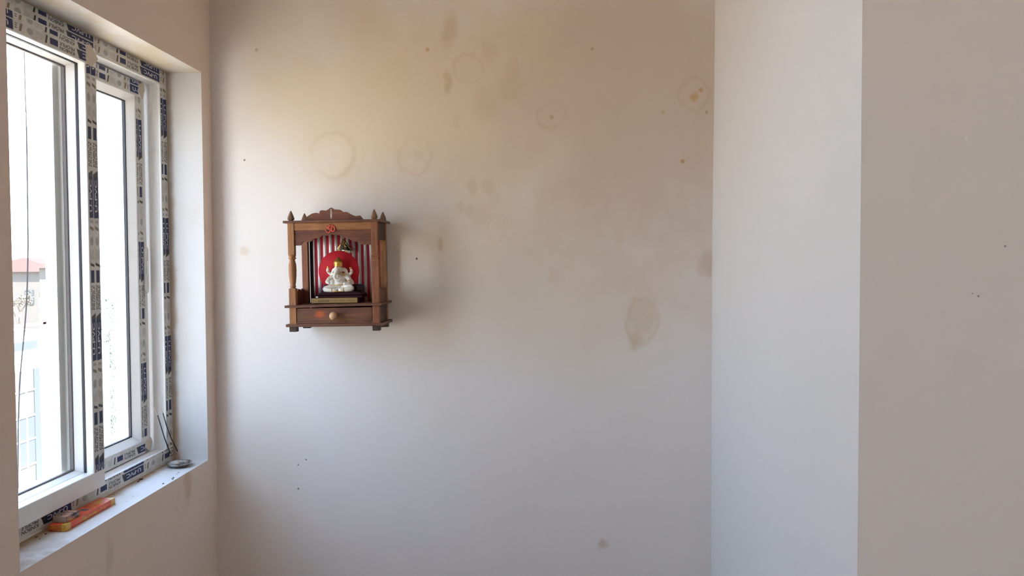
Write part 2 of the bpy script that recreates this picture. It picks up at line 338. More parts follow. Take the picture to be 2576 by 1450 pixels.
# alcove side: new plaster, bulging a little near the back edge high up
m = MB(); nz_ = 24
ys = [YR, 1.9, 2.3, 2.6, YB+0.05]
vs = []; fs = []
for i in range(nz_+1):
    z = -0.1+(CEIL+0.1)*i/nz_
    t = min(1, max(0, (z-1.45)/0.9)); t = t*t*(3-2*t)
    for y in ys: vs.append((XR+0.007*t*(y-YR)/(YB-YR), y, z))
ny = len(ys)
for i in range(nz_):
    for j in range(ny-1): fs.append((i*ny+j, i*ny+j+1, (i+1)*ny+j+1, (i+1)*ny+j))
m.add(vs, fs, 0, True)
m.add([(XR, YR, -0.1), (XE, YR, -0.1), (XE, YR, CEIL), (XR, YR, CEIL)], [(0, 1, 2, 3)], 1)
m.add([(XE, YR, -0.1), (XE, YB+0.05, -0.1), (XE, YB+0.05, CEIL), (XE, YR, CEIL)], [(0, 1, 2, 3)], 1)
wr_ = m.build('wall_right', [M_new, M_front], normals=False)
struct(wr_, 'clean light grey painted wall stepping forward at the right of the alcove', 'wall')
m = MB(); m.box((XE, YN, -0.1), (XE+0.15, YR, CEIL))
struct(m.build('wall_side', M_room), 'plain plaster wall closing the room on the right, outside the photo', 'wall')
m = MB(); m.box((XO, YN-0.15, -0.1), (XE+0.15, YN, CEIL))
struct(m.build('wall_rear', M_room), 'plain plaster wall behind the photographer', 'wall')
m = MB(); m.box((XO, YN-0.15, CEIL), (XE+0.15, YB+0.2, CEIL+0.15))
struct(m.build('ceiling', M_room), 'flat plaster ceiling above the room', 'ceiling')
m = MB(); m.box((XO, YN-0.15, -0.2), (XE+0.15, YB+0.2, 0.0))
struct(m.build('floor', M_floor), 'beige tiled floor of the room', 'floor')

# ------------------------------------------------------------------ window
WIN = thing('window_1', 'white two-pane sliding window with printed protective tape on its frame', 'window')
WIN['kind'] = 'structure'
def ring(rect, sides, prof, name, m_, parent, mi=None):
    """mitred frame: rect (y0,y1,z0,z1), sides = face width near, far, bottom, top; prof = list of (t, extra, x)"""
    y0, y1, z0, z1 = rect; mb = MB(); rings = []
    for (sy, sz) in ((0, 0), (1, 0), (1, 1), (0, 1)):
        r = []
        for (t, ex, x) in prof:
            iy = t*sides[1 if sy else 0]+ex; iz = t*sides[3 if sz else 2]+ex
            r.append((x, (y1-iy) if sy else (y0+iy), (z1-iz) if sz else (z0+iz)))
        rings.append(r)
    rings.append(rings[0]); n = len(prof); vs = [p for r in rings[:4] for p in r]; fs = []
    for i in range(4):
        for j in range(n):
            fs.append((i*n+j, i*n+(j+1) % n, ((i+1) % 4)*n+(j+1) % n, ((i+1) % 4)*n+j))
    mb.add(vs, fs); o = mb.build(name, m_, parent)
    b = o.modifiers.new('bevel', 'BEVEL'); b.width = 0.0012; b.segments = 2; b.limit_method = 'ANGLE'; b.angle_limit = math.radians(35)
    return o
FR = ring((YA, YZ, ZS, ZT), (0.05,)*4,
     [(0, 0, -1.285), (1, 0, -1.285), (1, 0, -1.292), (1, -0.004, -1.296), (1, -0.004, -1.314), (1, 0, -1.318), (1, 0, -1.328),
      (1, -0.014, -1.329), (1, -0.014, -1.338), (1, -0.036, -1.339), (1, -0.036, -1.372), (1, 0, -1.373), (1, 0, -1.385), (0, 0, -1.385)], 'frame', M_pvc, WIN)
W2 = thing('window_2', 'plain white window behind the photographer in the same wall', 'window'); W2['kind'] = 'structure'
ring((YC, YD, ZC, ZD), (0.05,)*4, [(0, 0, -1.30), (1, 0, -1.30), (1, 0, -1.37), (0, 0, -1.37)], 'frame', M_pvc, W2)
m = MB(); m.box((-1.36, (YC+YD)/2-0.03, ZC+0.05), (-1.31, (YC+YD)/2+0.03, ZD-0.05)); m.build('mullion', M_pvc, W2)

# front (near) sash
R1 = (1.795, 2.300, 0.8547, 2.110); S1 = (0.0575, 0.0575, 0.0503, 0.0525)
SA = ring(R1, S1, [(0, 0.002, -1.268), (1, -0.003, -1.268), (1, 0, -1.2688), (1, 0.0012, -1.274), (1, 0.0012, -1.2885), (1, 0.0016, -1.2960), (1, 0.0030, -1.2975), (1, 0.0100, -1.3170), (1, 0.0100, -1.3285), (0, 0.013, -1.3285), (0, 0.013, -1.2842), (0, 0, -1.2842), (0, 0, -1.270)], 'sash', M_pvc, WIN)
SA['label'] = 'left sash standing proud of the frame, bare white bottom rail'
def inset(R, S, e): return (R[0]+S[0]+e, R[1]-S[1]-e, R[2]+S[2]+e, R[3]-S[3]-e)
I1 = inset(R1, S1, 0.010)
ring(I1, (0.0045,)*4, [(0, 0, -1.3185), (1, 0, -1.3195), (1, 0, -1.328), (0, 0, -1.328)], 'gasket', M_gask2, SA)
J = inset(R1, S1, 0.0008); m = MB()     # dark strips stand in for the shaded groove, top and sides
m.box((-1.2960, J[0], J[3]-0.0022), (-1.2892, J[1], J[3]+0.001)); m.box((-1.2960, J[1]-0.0022, J[2]), (-1.2892, J[1]+0.001, J[3])); m.box((-1.2960, J[0]-0.001, J[2]), (-1.2892, J[0]+0.0022, J[3]))
m.build('groove_shade_strip', M_gask, SA)
m = MB(); m.box((-1.3255, I1[0]+0.001, I1[2]+0.001), (-1.3220, I1[1]-0.001, I1[3]-0.001)); m.build('glass_pane', M_glass, SA)
# rear (far) sash
R2 = (2.203, 2.719, 0.853, 2.111); S2 = (0.084, 0.079, 0.052, 0.063)
SB = ring(R2, S2, [(0, 0.0, -1.3385), (0, 0.024, -1.3365), (0, 0.027, -1.330), (1, -0.003, -1.330), (1, 0, -1.3305), (1, 0.0205, -1.351), (1, 0.0205, -1.3665), (1, 0.0, -1.3705), (0, 0.0, -1.3705)], 'sash', M_pvc, WIN)
SB['label'] = 'right sash set back in the frame, with a small lock bar on its far stile'
I2 = inset(R2, S2, 0.0205)
ring(I2, (0.0035,)*4, [(0, 0, -1.3512), (1, 0, -1.3515), (1, 0, -1.362), (0, 0, -1.362)], 'gasket', M_gask, SB)
m = MB(); m.box((-1.360, I2[0]-0.003, I2[2]-0.003), (-1.355, I2[1]+0.003, I2[3]+0.003)); m.build('glass_pane', M_glass, SB)
# corner welds of the two sashes, dusty bare plastic
def weld(sash, yc, zc, x, ry, rz):
    m = MB(); n = 7; pts = []
    for i in range(14):
        a = 2*PI*i/14; q_ = 1+0.16*math.sin(3*a+yc*9)+0.10*math.cos(5*a)
        pts.append((yc+ry*q_*math.cos(a)*(1.25 if abs(math.cos(a)) > .7 else 1), zc+rz*q_*math.sin(a)*(1.2 if abs(math.sin(a)) > .7 else 1)))
    vs = [(x, a, b) for a, b in pts]+[(x+0.0009, a*0.96+yc*0.04, b*0.96+zc*0.04) for a, b in pts]
    fs = [(i, (i+1) % 14, 14+(i+1) % 14, 14+i) for i in range(14)]+[tuple(range(14, 28))]
    m.add(vs, fs); m.build('weld_scar', M_weld, sash)
weld(SA, 2.272, 2.083, -1.2679, 0.024, 0.026); weld(SB, 2.687, 2.076, -1.3299, 0.018, 0.022); weld(SB, 2.690, 0.886, -1.3299, 0.019, 0.020)

# printed protective film
FONT_CACHE = {}
def text_polys(txt, size):
    if (txt, size) in FONT_CACHE: return FONT_CACHE[(txt, size)]
    cu = bpy.data.curves.new('t', 'FONT'); cu.body = txt; cu.size = size; cu.resolution_u = 3; cu.offset = 0.018
    o = bpy.data.objects.new('t', cu); COL.objects.link(o)
    dg = bpy.context.evaluated_depsgraph_get(); me = bpy.data.meshes.new_from_object(o.evaluated_get(dg))
    vs = [v.co.copy() for v in me.vertices]; fs = [tuple(p.vertices) for p in me.polygons]
    bpy.data.objects.remove(o); bpy.data.curves.remove(cu); bpy.data.meshes.remove(me)
    if vs:
        x0 = min(v.x for v in vs); x1 = max(v.x for v in vs); y0 = min(v.y for v in vs); y1 = max(v.y for v in vs)
        vs = [((v.x-x0)/(x1-x0), (v.y-y0)/(y1-y0)) for v in vs]
    FONT_CACHE[(txt, size)] = (vs, fs); return vs, fs
P = 0.404; PITCH = 0.0268
def film(parent, origin, ds, dt, length, width, s_at, t0, rows=(0, 1), name='protective_film', ss=1.0):
    """strip starting at origin running along ds, width along dt; s_at = reading position of the strip start; t0 = height of row 0"""
    ds = Vector(ds); dt = Vector(dt); nn = Vector((1, 0, 0)); origin = Vector(origin)
    bm = bmesh.new()
    def quad(pts, lay, mi):
        vs = [bm.verts.new((a, b, lay)) for a, b in pts]; f = bm.faces.new(vs); f.material_index = mi
    def txt(s, a, b, c, d, lay, mi, slant=0.0):
        vs, fs = text_polys(s, 1.0); nv = [bm.verts.new((a+(c-a)*x+slant*(b+(d-b)*y-b), b+(d-b)*y, lay)) for x, y in vs]
        for f in fs:
            try: ff = bm.faces.new([nv[i] for i in f]); ff.material_index = mi
            except ValueError: pass
    n0 = int(math.floor(s_at/P))-1
    for rep in range(n0, n0+int(length/P)+4):
        o = rep*P-s_at
        for r in rows:
            b = t0+r*PITCH
            h = 0.0238; sl = 0.55
            quad([(o-sl*0.004, b), (o+0.128, b), (o+0.128-sl*h*0.9, b+h), (o-0.004, b+h)], 0.0004, 1)
            quad([(o+0.112, b), (o+0.132, b), (o+0.132-0.012, b+h), (o+0.116, b+h)], 0.00045, 2)
            quad([(o-0.006, b-0.0022), (o+0.130, b-0.0022), (o+0.130, b-0.0010), (o-0.006, b-0.0010)], 0.0004, 5)
            txt('U-PVC', o+0.014, b+0.0050, o+0.104, b+0.0178, 0.0006, 5)
            txt('KINBON', o+0.141, b+0.0130, o+0.209, b+0.0222, 0.0004, 2, 0.2); txt('PROFILE', o+0.141, b+0.0020, o+0.209, b+0.0112, 0.0004, 2, 0.2)
            quad([(o+0.218, b+0.002), (o+0.253, b+0.002), (o+0.253, b+0.0185), (o+0.218, b+0.0185)], 0.0004, 1)
            quad([(o+0.262, b+0.000), (o+0.269, b+0.000), (o+0.275, b+0.021), (o+0.267, b+0.021)], 0.0004, 2)
            for q_ in range(5):
                l_ = (0.030, 0.024, 0.028, 0.020, 0.026)[q_]
                quad([(o+0.284, b+0.0025+q_*0.0036), (o+0.284+l_, b+0.0025+q_*0.0036), (o+0.284+l_, b+0.0038+q_*0.0036), (o+0.284, b+0.0038+q_*0.0036)], 0.0004, 4)
            pts = [(o+0.335+0.013*math.cos(2*PI*a/10), b+0.0105+0.0085*math.sin(2*PI*a/10)) for a in range(10)]; quad(pts, 0.0003, 4)
            quad([(o+0.364, b+0.001), (o+0.373, b+0.001), (o+0.379, b+0.020), (o+0.370, b+0.020)], 0.0004, 3)
            for q_ in range(3): quad([(o+0.386, b+0.004+q_*0.005), (o+0.394, b+0.004+q_*0.005), (o+0.394, b+0.006+q_*0.005), (o+0.386, b+0.006+q_*0.005)], 0.0004, 2)
    for co, no in (((0, 0, 0), (-1, 0, 0)), ((length, 0, 0), (1, 0, 0)), ((0, 0.0006, 0), (0, -1, 0)), ((0, width-0.0006, 0), (0, 1, 0))):
        bmesh.ops.bisect_plane(bm, geom=bm.verts[:]+bm.edges[:]+bm.faces[:], plane_co=co, plane_no=no, clear_outer=True)
    # film body
    L_, W_ = length, width
    vs = [bm.verts.new(p) for p in ((0, 0, -0.0004), (L_, 0, -0.0004), (L_, W_, -0.0004), (0, W_, -0.0004), (0, 0, 0.0002), (L_, 0, 0.0002), (L_, W_, 0.0002), (0, W_, 0.0002))]
    for f in ((0, 3, 2, 1), (4, 5, 6, 7), (0, 1, 5, 4), (1, 2, 6, 5), (2, 3, 7, 6), (3, 0, 4, 7)):
        ff = bm.faces.new([vs[i] for i in f]); ff.material_index = 0
    for v in bm.verts:
        a, b, c = v.co; v.co = origin+ds*a+dt*b+nn*c
    bmesh.ops.recalc_face_normals(bm, faces=[f for f in bm.faces if f.material_index == 0])
    for f in bm.faces:
        if f.material_index and f.normal.x < 0: f.normal_flip()
    me = bpy.data.meshes.new(name); bm.to_mesh(me); bm.free()
    for mm in (M_film, M_pblue, M_pblack, M_pkhaki, M_pgrey, M_pwhite): me.materials.append(mm)
    o = bpy.data.objects.new(name, me); COL.objects.link(o); o.parent = parent; return o
xf_ = -1.2845
# outer frame: top (upside down, reads towards the camera), bottom, far jamb (reads down)
film(FR, (xf_, 2.768, 2.150), (0, -1, 0), (0, 0, -1), 1.01, 0.0475, 2.717-2.768, 0.0195, (-1, 0))
film(FR, (xf_, 2.768, 0.8615), (0, -1, 0), (0, 0, -1), 1.01, 0.044, 2.555-2.768, 0.0110, (-1, 0))
film(FR, (xf_, 2.7245, 2.092), (0, 0, -1), (0, 1, 0), 1.225, 0.044, 2.053-2.092, 0.0185, (-1, 0))
film(FR, (xf_, 1.7975, 2.092), (0, 0, -1), (0, -1, 0), 1.225, 0.044, 0.1, 0.0165, (-1, 0))
# left sash: top rail and far stile
film(SA, (-1.2676, 2.246, 2.106), (0, -1, 0), (0, 0, -1), 0.42, 0.0465, 2.333-2.246, -0.0065, (0, 1))
film(SA, (-1.2676, 2.2965, 0.905), (0, 0, 1), (0, -1, 0), 1.15, 0.050, 0.905-1.630, 0.0035, (0, 1))
film(SA, (-1.2676, 1.800, 0.905), (0, 0, 1), (0, 1, 0), 1.15, 0.050, 0.905-1.530, 0.0035, (0, 1))
# right sash: top rail (upright), bottom rail (upside down), far stile (reads down)
film(SB, (-1.3296, 2.280, 2.052), (0, 1, 0), (0, 0, 1), 0.385, 0.045, 2.280-2.612, 0.004, (0, 1))
film(SB, (-1.3296, 2.662, 0.902), (0, -1, 0), (0, 0, -1), 0.395, 0.038, 2.735-2.662, 0.008, (0,))
film(SB, (-1.3296, 2.645, 2.048), (0, 0, -1), (0, 1, 0), 1.13, 0.042, 1.970-2.048, 0.012, (-1, 0,))
# lock bar
m = MB(); pts = []
for a in range(9): t = PI*a/8; pts.append((2.686+0.0105*math.cos(t), 1.542+0.0105*math.sin(t)))
for a in range(9): t = PI+PI*a/8; pts.append((2.686+0.0105*math.cos(t), 1.408+0.0105*math.sin(t)))
vs = [(-1.3295, a, b) for a, b in pts]+[(-1.3215, a, b) for a, b in pts]; n = len(pts)
m.add(vs, [(i, (i+1) % n, n+(i+1) % n, n+i) for i in range(n)]+[tuple(range(n, 2*n)), tuple(reversed(range(n)))])
LK = m.build('lock_bar', M_lock, SB, 0.0012)
m = MB(); m.box((-1.3222, 2.681, 1.455), (-1.3175, 2.691, 1.505), 0); m.lathe([(0.003, 0), (0.003, 0.0012), (0.0015, 0.0018)], (-1.3216, 2.686, 1.540), 10, 1, axis='x')
m.lathe([(0.003, 0), (0.003, 0.0012), (0.0015, 0.0018)], (-1.3216, 2.686, 1.418), 10, 1, axis='x')
m = MB(); m.box((-1.3214, 2.6825, 1.458), (-1.3180, 2.6895, 1.505)); m.build('lock_slide', M_pvc, SB, 0.0008)

# ------------------------------------------------------------------ wooden wall shrine (mm in its own frame)
SO = Vector((-0.833, 2.66, 1.2688)); TH = math.radians(-0.72)
MM = 0.001
class MK(MB):
    def build(s, name, mats, parent=None, bevel=0.0, normals=True, off=(0, 0, 0)):
        s.v = [((a-off[0])*MM, (b-off[1])*MM, (c-off[2])*MM) for a, b, c in s.v]
        return MB.build(s, name, mats, parent, bevel, normals)
SH = thing('wall_shrine', 'small carved brown wooden shrine hanging on the stained wall, with a knobbed drawer', 'shrine', SO, (0, TH, 0))
def post(cx, cy, top, bot_mat, name='post', style='turned', foot=0):
    m = MK(); a = 10.4
    if style == 'turned':
        m.box((cx-a-0.9, cy-a, foot), (cx+a+0.9, cy+a, 143)); m.box((cx-a, cy-a, 254), (cx+a, cy+a, top))
        prof = [(a, 143), (8.2, 146.5), (11.0, 149.5), (8.4, 153), (10.4, 165), (12.2, 185), (12.9, 204), (12.2, 222), (9.4, 234), (8.4, 238), (12.2, 241), (13.0, 244), (10.0, 247), (13.0, 250.5), (12.0, 253), (a, 254.5)]
        m.lathe(prof, (cx, cy, 0), 16)
    else:       # square post, carved collar only on the front right one
        zs = [foot, 236, 238, 243, 245, 247, 252, 254, top] if style == 'collar' else [foot, top]
        rs = [a+0.9, a+0.9, a-1.2, a+1.4, a-1.6, a+1.4, a-1.2, a, a] if style == 'collar' else [a, a]
        m.loft([[(cx-r_, cy-r_, z_), (cx+r_, cy-r_, z_), (cx+r_, cy+r_, z_), (cx-r_, cy+r_, z_)] for r_, z_ in zip(rs, zs)], smooth=False)
    return m.build(name, bot_mat, SH, 0.0007)
post(10.6, 10.6, 358.8, W_post); post(287.0, 11.6, 358.8, W_post2, style='collar')
post(12.9, 155, 358.8, W_post2, style='square'); post(286.7, 155, 358.8, W_post, style='square')
def board(a, b, w_, name, bev=0.0008, xf=None):
    m = MK(); m.box(a, b, 0, xf); return m.build(name, w_, SH, bev)
board((-13.5, -4.5, 358.6), (308, 180, 366.4), W_shelf, 'top_board')
tilt = Matrix.Rotation(math.radians(-0.75), 4, 'Y')
m = MK(); m.box((-14, -4.5, 80.0), (308.5, 180, 88.0), 0, Matrix.Translation((0, 0, -1.0)) @ tilt); m.build('shelf_board', W_shelf, SH, 0.0008)
board((-12.5, -4.5, 15.5), (308, 180, 25.0), W_shelf, 'bottom_board')
for cx, cy in ((10.6, 10.6), (287.0, 10.6), (13.2, 155), (286.5, 155)):
    board((cx-12.3, cy-12, -0.5), (cx+12.3, cy+12, 15.5), W_deep, 'foot', 0.001)
def finial(cx, cy):
    m = MK()
    m.lathe([(8.0, 366.4), (8.4, 369), (10.9, 370.2), (11.6, 373), (11.0, 377), (8.2, 384.5), (4.8, 392.5), (2.0, 398.5), (0.6, 400)], (cx, cy, 0), 8, smooth=False)
    return m.build('finial', W_fin, SH)
for cx, cy in ((9.8, 10.4), (287.2, 10.4), (13.0, 155), (287.5, 155)): finial(cx, cy)
board((20, 2.5, 334), (276.5, 14, 358.6), W_hone, 'front_rail')
arch = [(20, 284.5), (41.5, 284.8), (45.7, 292.9), (53.4, 298.2), (58, 296.4), (66, 295.2), (75, 296.5), (81, 301), (88, 306.3), (98.1, 308.2), (104, 306.6), (107.5, 309), (110.7, 313.8), (118.0, 317.3), (124, 316.8), (129.5, 315.4), (137.8, 317.2), (145.1, 320.3), (152, 317.0), (160, 315.6), (167.3, 317.0), (175.4, 313.6), (181.9, 308.2), (188, 307.0), (194, 308.0), (203.1, 304.6), (209, 299.5), (214.4, 295.8), (224.2, 294.2), (234.0, 292.6), (238, 288.5), (242.0, 285.3), (250.1, 283.8), (260.0, 285.0), (268.1, 283.2), (276.5, 282.5)]
def strip_prism(m, low, ztop, y0, y1):
    n = len(low)
    vs = [(x, y0, z) for x, z in low]+[(x, y0, ztop) for x, z in low]+[(x, y1, z) for x, z in low]+[(x, y1, ztop) for x, z in low]
    fs = []
    for i in range(n-1):
        fs += [(i, i+1, n+i+1, n+i), (2*n+i, 3*n+i, 3*n+i+1, 2*n+i+1), (i, 2*n+i, 2*n+i+1, i+1), (n+i, n+i+1, 3*n+i+1, 3*n+i)]
    fs += [(0, n, 3*n, 2*n), (n-1, 2*n+n-1, 3*n+n-1, 2*n-1)]
    m.add(vs, fs)
m = MK(); strip_prism(m, arch, 334, 5.0, 12); m.build('scalloped_arch', W_dark, SH, 0.0006)
crest = [(54.7, 366.6), (57.2, 375.5), (61.6, 378.5), (67, 381.2), (73.2, 385.1), (80, 388.6), (86.5, 390.4), (93, 391.6), (99, 390.8), (105.2, 388.7), (106.4, 395.4), (109, 398.4), (113.0, 399.6), (120, 399.2), (126.1, 398.1), (131, 399.3), (136.1, 402.2), (140.5, 405.6), (145.1, 407.8), (150, 405.2), (155.8, 401.6), (164, 401.0), (172.2, 400.2), (178, 398), (181.9, 395.0), (185, 391.6), (191, 392.8), (198.2, 391.8), (205, 387.6), (211.1, 384.0), (219, 380.4), (227.4, 377.8), (233, 379.2), (238.5, 380.2), (243.7, 376.9), (250.7, 366.6)]
m = MK(); strip_prism(m, crest, 366.4, 8, 15); m.build('crest_board', W_dark, SH, 0.0006)
M_tinsel = mat('tinsel', (0.62, 0.55, 0.47), 0.35, 0.7)
k = NT(M_tinsel); k.color(k.mix(k.rng(k.noise(400, 2), 0.4, 0.6), (0.75, 0.70, 0.62), (0.25, 0.15, 0.11)))
m = MK(); m.prism([(142.6, 372), (147.0, 371.5), (148.2, 385), (146.6, 404), (143.6, 404), (142.0, 386)], 7.2, 7.9); m.build('tinsel_strip', M_tinsel, SH)
M_om = mat('red_om', (0.62, 0.075, 0.05), 0.4)
def tubepath(m, pts, r, mi=0, n=8):
    P_ = [Vector(p) for p in pts]; out = []
    for i in range(len(P_)-1):
        p0 = P_[max(i-1, 0)]; p1 = P_[i]; p2 = P_[i+1]; p3 = P_[min(i+2, len(P_)-1)]
        for j in range(5):
            t = j/5; out.append(0.5*((2*p1)+(-p0+p2)*t+(2*p0-5*p1+4*p2-p3)*t*t+(-p0+3*p1-3*p2+p3)*t**3))
    out.append(P_[-1]); m.tube(out, r, n, mi, [r*(0.55+0.45*min(1, 4*min(i+1, len(out)-i)/len(out))) for i in range(len(out))])
m = MK(); ox, oz = 142.0, 338.5
tubepath(m, [(ox+a, 0.9, oz+b) for a, b in ((-13, 9), (-9, 4.5), (-5, 4), (-1.5, 6.5), (-2.5, 2.5), (-7, -0.5), (-1, -1.5), (1.5, -6), (-1.5, -11.5), (-8, -12.5), (-13.5, -8), (-16.5, -1.5))], 1.9)
tubepath(m, [(ox+a, 0.9, oz+b) for a, b in ((0, -2), (4, 1), (7.5, 6.5), (12.5, 6.5), (15.5, 1), (14.5, -6), (10.5, -9.5), (6, -7.5), (5.5, -2), (8, 3))], 1.9)
tubepath(m, [(ox+a, 0.9, oz+b) for a, b in ((-5, 13.5), (-1.5, 10.5), (4, 9.3), (9, 10.5), (11.5, 12.5))], 1.5)
m.ball((ox+3, 0.9, oz+14.0), 1.6, nu=8, nv=6); m.build('om_symbol', M_om, SH)
# drawer
W_draw = wood('wood_drawer', (0.19, 0.075, 0.036), (0.09, 0.034, 0.018), 'x', 31); k = NT(W_draw)
old = W_draw.node_tree.nodes['Principled BSDF'].inputs['Base Color'].links[0].from_socket
X, Y, Z = k.sep(); dx = k.math('MULTIPLY', k.math('SUBTRACT', X, 0.100), 0.8); dz = k.math('SUBTRACT', Z, 0.056)
d = k.math('ADD', k.math('SQRT', k.math('ADD', k.math('MULTIPLY', dx, dx), k.math('MULTIPLY', dz, dz))), k.math('MULTIPLY', k.noise(90, 3), 0.012))
k.color(k.mix(k.rng(d, 0.024, 0.010, 0, 0.75), old, (0.52, 0.10, 0.02)))
m = MK(); m.box((23.5, 3, 33), (273.5, 9, 77)); m.box((26, 9, 34), (271, 140, 40)); m.box((26, 9, 34), (30, 140, 70)); m.box((267, 9, 34), (271, 140, 70))
DR = m.build('drawer', W_draw, SH, 0.0007)
m = MK(); m.lathe([(6.5, -1), (5.0, 3), (5.0, 6), (9.0, 9), (12.8, 14), (13.4, 18), (12.0, 23), (8.0, 26.5), (3, 28), (0.3, 28.2)], (149, 3.0, 51), 20, axis='y'); m.build('knob', M_knob, DR)
board((22, 1.5, 25), (276, 9, 33), W_shelf, 'drawer_rail')
# sides and back
for x0, x1 in ((4.5, 9.5), (290, 295)):
    sd_ = W_deep if x0 > 100 else W_dark
    board((x0, 20, 300 if x0 > 100 else 305), (x1, 146, 358.6), sd_, 'upper_side_panel')
    board((x0, 20, 25), (x1, 146, 80), sd_, 'lower_side_panel')
    m = MK(); low = []
    for i in range(13):
        y = 20+126*i/12; z = 132+7*abs(math.sin(PI*i/4))
        low.append((y, z))
    n = len(low); vs = [(x0, y, z) for y, z in low]+[(x0, y, 87) for y, z in low]+[(x1, y, z) for y, z in low]+[(x1, y, 87) for y, z in low]
    fs = []
    for i in range(n-1): fs += [(i, i+1, n+i+1, n+i), (2*n+i, 3*n+i, 3*n+i+1, 2*n+i+1), (i, 2*n+i, 2*n+i+1, i+1)]
    m.add(vs, fs); m.build('side_rail', W_dark, SH)
board((24, 168, 25), (276, 174, 358.6), W_deep, 'back_panel')
M_cloth = mat('striped_cloth', (0.5, 0.03, 0.04), 0.55); k = NT(M_cloth); X, Y, Z = k.sep()
u = k.math('ADD', X, k.math('MULTIPLY', k.math('SUBTRACT', k.noise(9, 2), 0.5), 0.002))
fr = k.math('FRACT', k.math('DIVIDE', k.math('SUBTRACT', u, 0.0325), 0.0203))
wf = k.math('MULTIPLY', k.rng(fr, 0.0, 0.05), k.rng(fr, 0.55, 0.50))
k.color(k.mix(wf, (0.42, 0.012, 0.028), k.mix(k.noise(120, 3, 0.6), (0.70, 0.66, 0.62), (0.50, 0.45, 0.42))))
k.l.new(k.math('MULTIPLY', wf, 0.35), k.b.inputs['Metallic']); k.l.new(k.rng(wf, 0, 1, 0.6, 0.38), k.b.inputs['Roughness'])
m = MK(); nx, nzz = 60, 4; vs = []; fs = []
for i in range(nx+1):
    x = 38+(276-38)*i/nx
    for j in range(nzz+1):
        z = 90+255*j/nzz; vs.append((x, 164.5-1.6*math.sin((x-33)/20.3*2*PI)-1.2*math.sin(x/17.0), z))
for i in range(nx):
    for j in range(nzz): a = i*(nzz+1)+j; fs.append((a, a+nzz+1, a+nzz+2, a+1))
m.add(vs, fs, 0, True); o = m.build('backing_cloth', M_cloth, SH, normals=False)
sol = o.modifiers.new('thick', 'SOLIDIFY'); sol.thickness = 0.0008
m = MK(); m.tube([(60, 176, 22), (60, 182, 12), (62, 180, 4), (66, 176, 6)], 1.6); m.build('hook', mat('dark_wire', (0.08, 0.07, 0.06), 0.5, 0.6), SH)

# ------------------------------------------------------------------ seated figurine in the shrine
def at(a, b, c):
    ct, st_ = math.cos(-TH), math.sin(-TH)
    return Vector((SO.x+(a*ct-c*st_)*MM, SO.y+b*MM, SO.z+(a*st_+c*ct)*MM))
BO = (149, 80, 88.8)
FG = thing('seated_figurine', 'cream and gold seated elephant-headed figurine with a red disc, inside the wooden shrine', 'figurine', at(*BO), (0, TH, 0))
M_cream = mat('cream_glaze', (0.78, 0.71, 0.60), 0.28, spec=0.6); k = NT(M_cream)
X, Y, Z = k.sep(); k.color(k.mix(k.rng(k.noise(60, 3, 0.6), 0.55, 0.70, 0, 0.55), (0.80, 0.75, 0.66), (0.62, 0.40, 0.13)))
M_gold = mat('gold_paint', (0.72, 0.42, 0.09), 0.28, 0.75)
M_plum = mat('plum_lacquer', (0.022, 0.004, 0.008), 0.3, spec=0.25)
M_disc = mat('red_velvet', (0.50, 0.004, 0.014), 0.75)
M_brass = mat('brass_plate', (0.38, 0.245, 0.095), 0.4, 0.5)
def fg(m, name, mats, parent=FG, bevel=0.0): return m.build(name, mats, parent, bevel, True, BO)
m = MK(); m.box((76, 40, 107.5), (234, 128, 115.5)); m.box((66, 44, 88.8), (222, 120, 107.5)); fg(m, 'base', M_plum, bevel=0.0018)
m = MK(); m.prism([(80, 115.2), (234, 115.2), (232, 124), (214, 128.6), (96, 128.6), (82, 124)], 48, 120); fg(m, 'cushion', M_plum, bevel=0.003)
m = MK(); m.prism([(82, 128), (232, 128), (230, 151.5), (94, 151.5)], 86, 98); fg(m, 'seat_back', M_plum, bevel=0.003)
m = MK()
pts = [(63, 91.0), (217.5, 91.0), (218.3, 93), (218.3, 106), (216, 108), (65, 108), (62.6, 106), (62.6, 93)]
m.prism(pts, 38, 44); fg(m, 'name_plate', M_brass, bevel=0.0006)
m = MK(); random.seed(3)
x = 86
while x < 210:
    l_ = random.choice((3, 5, 7, 4)); hh = 3.2 if x < 122 else 1.7
    if x < 122:
        for r in (0, 1): m.box((x, 37.6, 95+r*4.4), (x+l_*0.8, 37.9, 95+r*4.4+random.uniform(1.6, 3.0)))
    else: m.box((x, 37.6, 98.2), (x+l_*0.7, 37.9, 98.2+random.uniform(1.2, 2.4)))
    x += l_+(1.2 if x < 122 else 2.6)
fg(m, 'plate_marks', M_pblack)
m = MK(); m.lathe([(0.5, -2.2), (69, -2.2), (70, -1.2), (70, 1.2), (69, 2.2), (0.5, 2.2)], (142.5, 101, 196.8), 64, axis='y'); fg(m, 'backing_disc', M_disc)
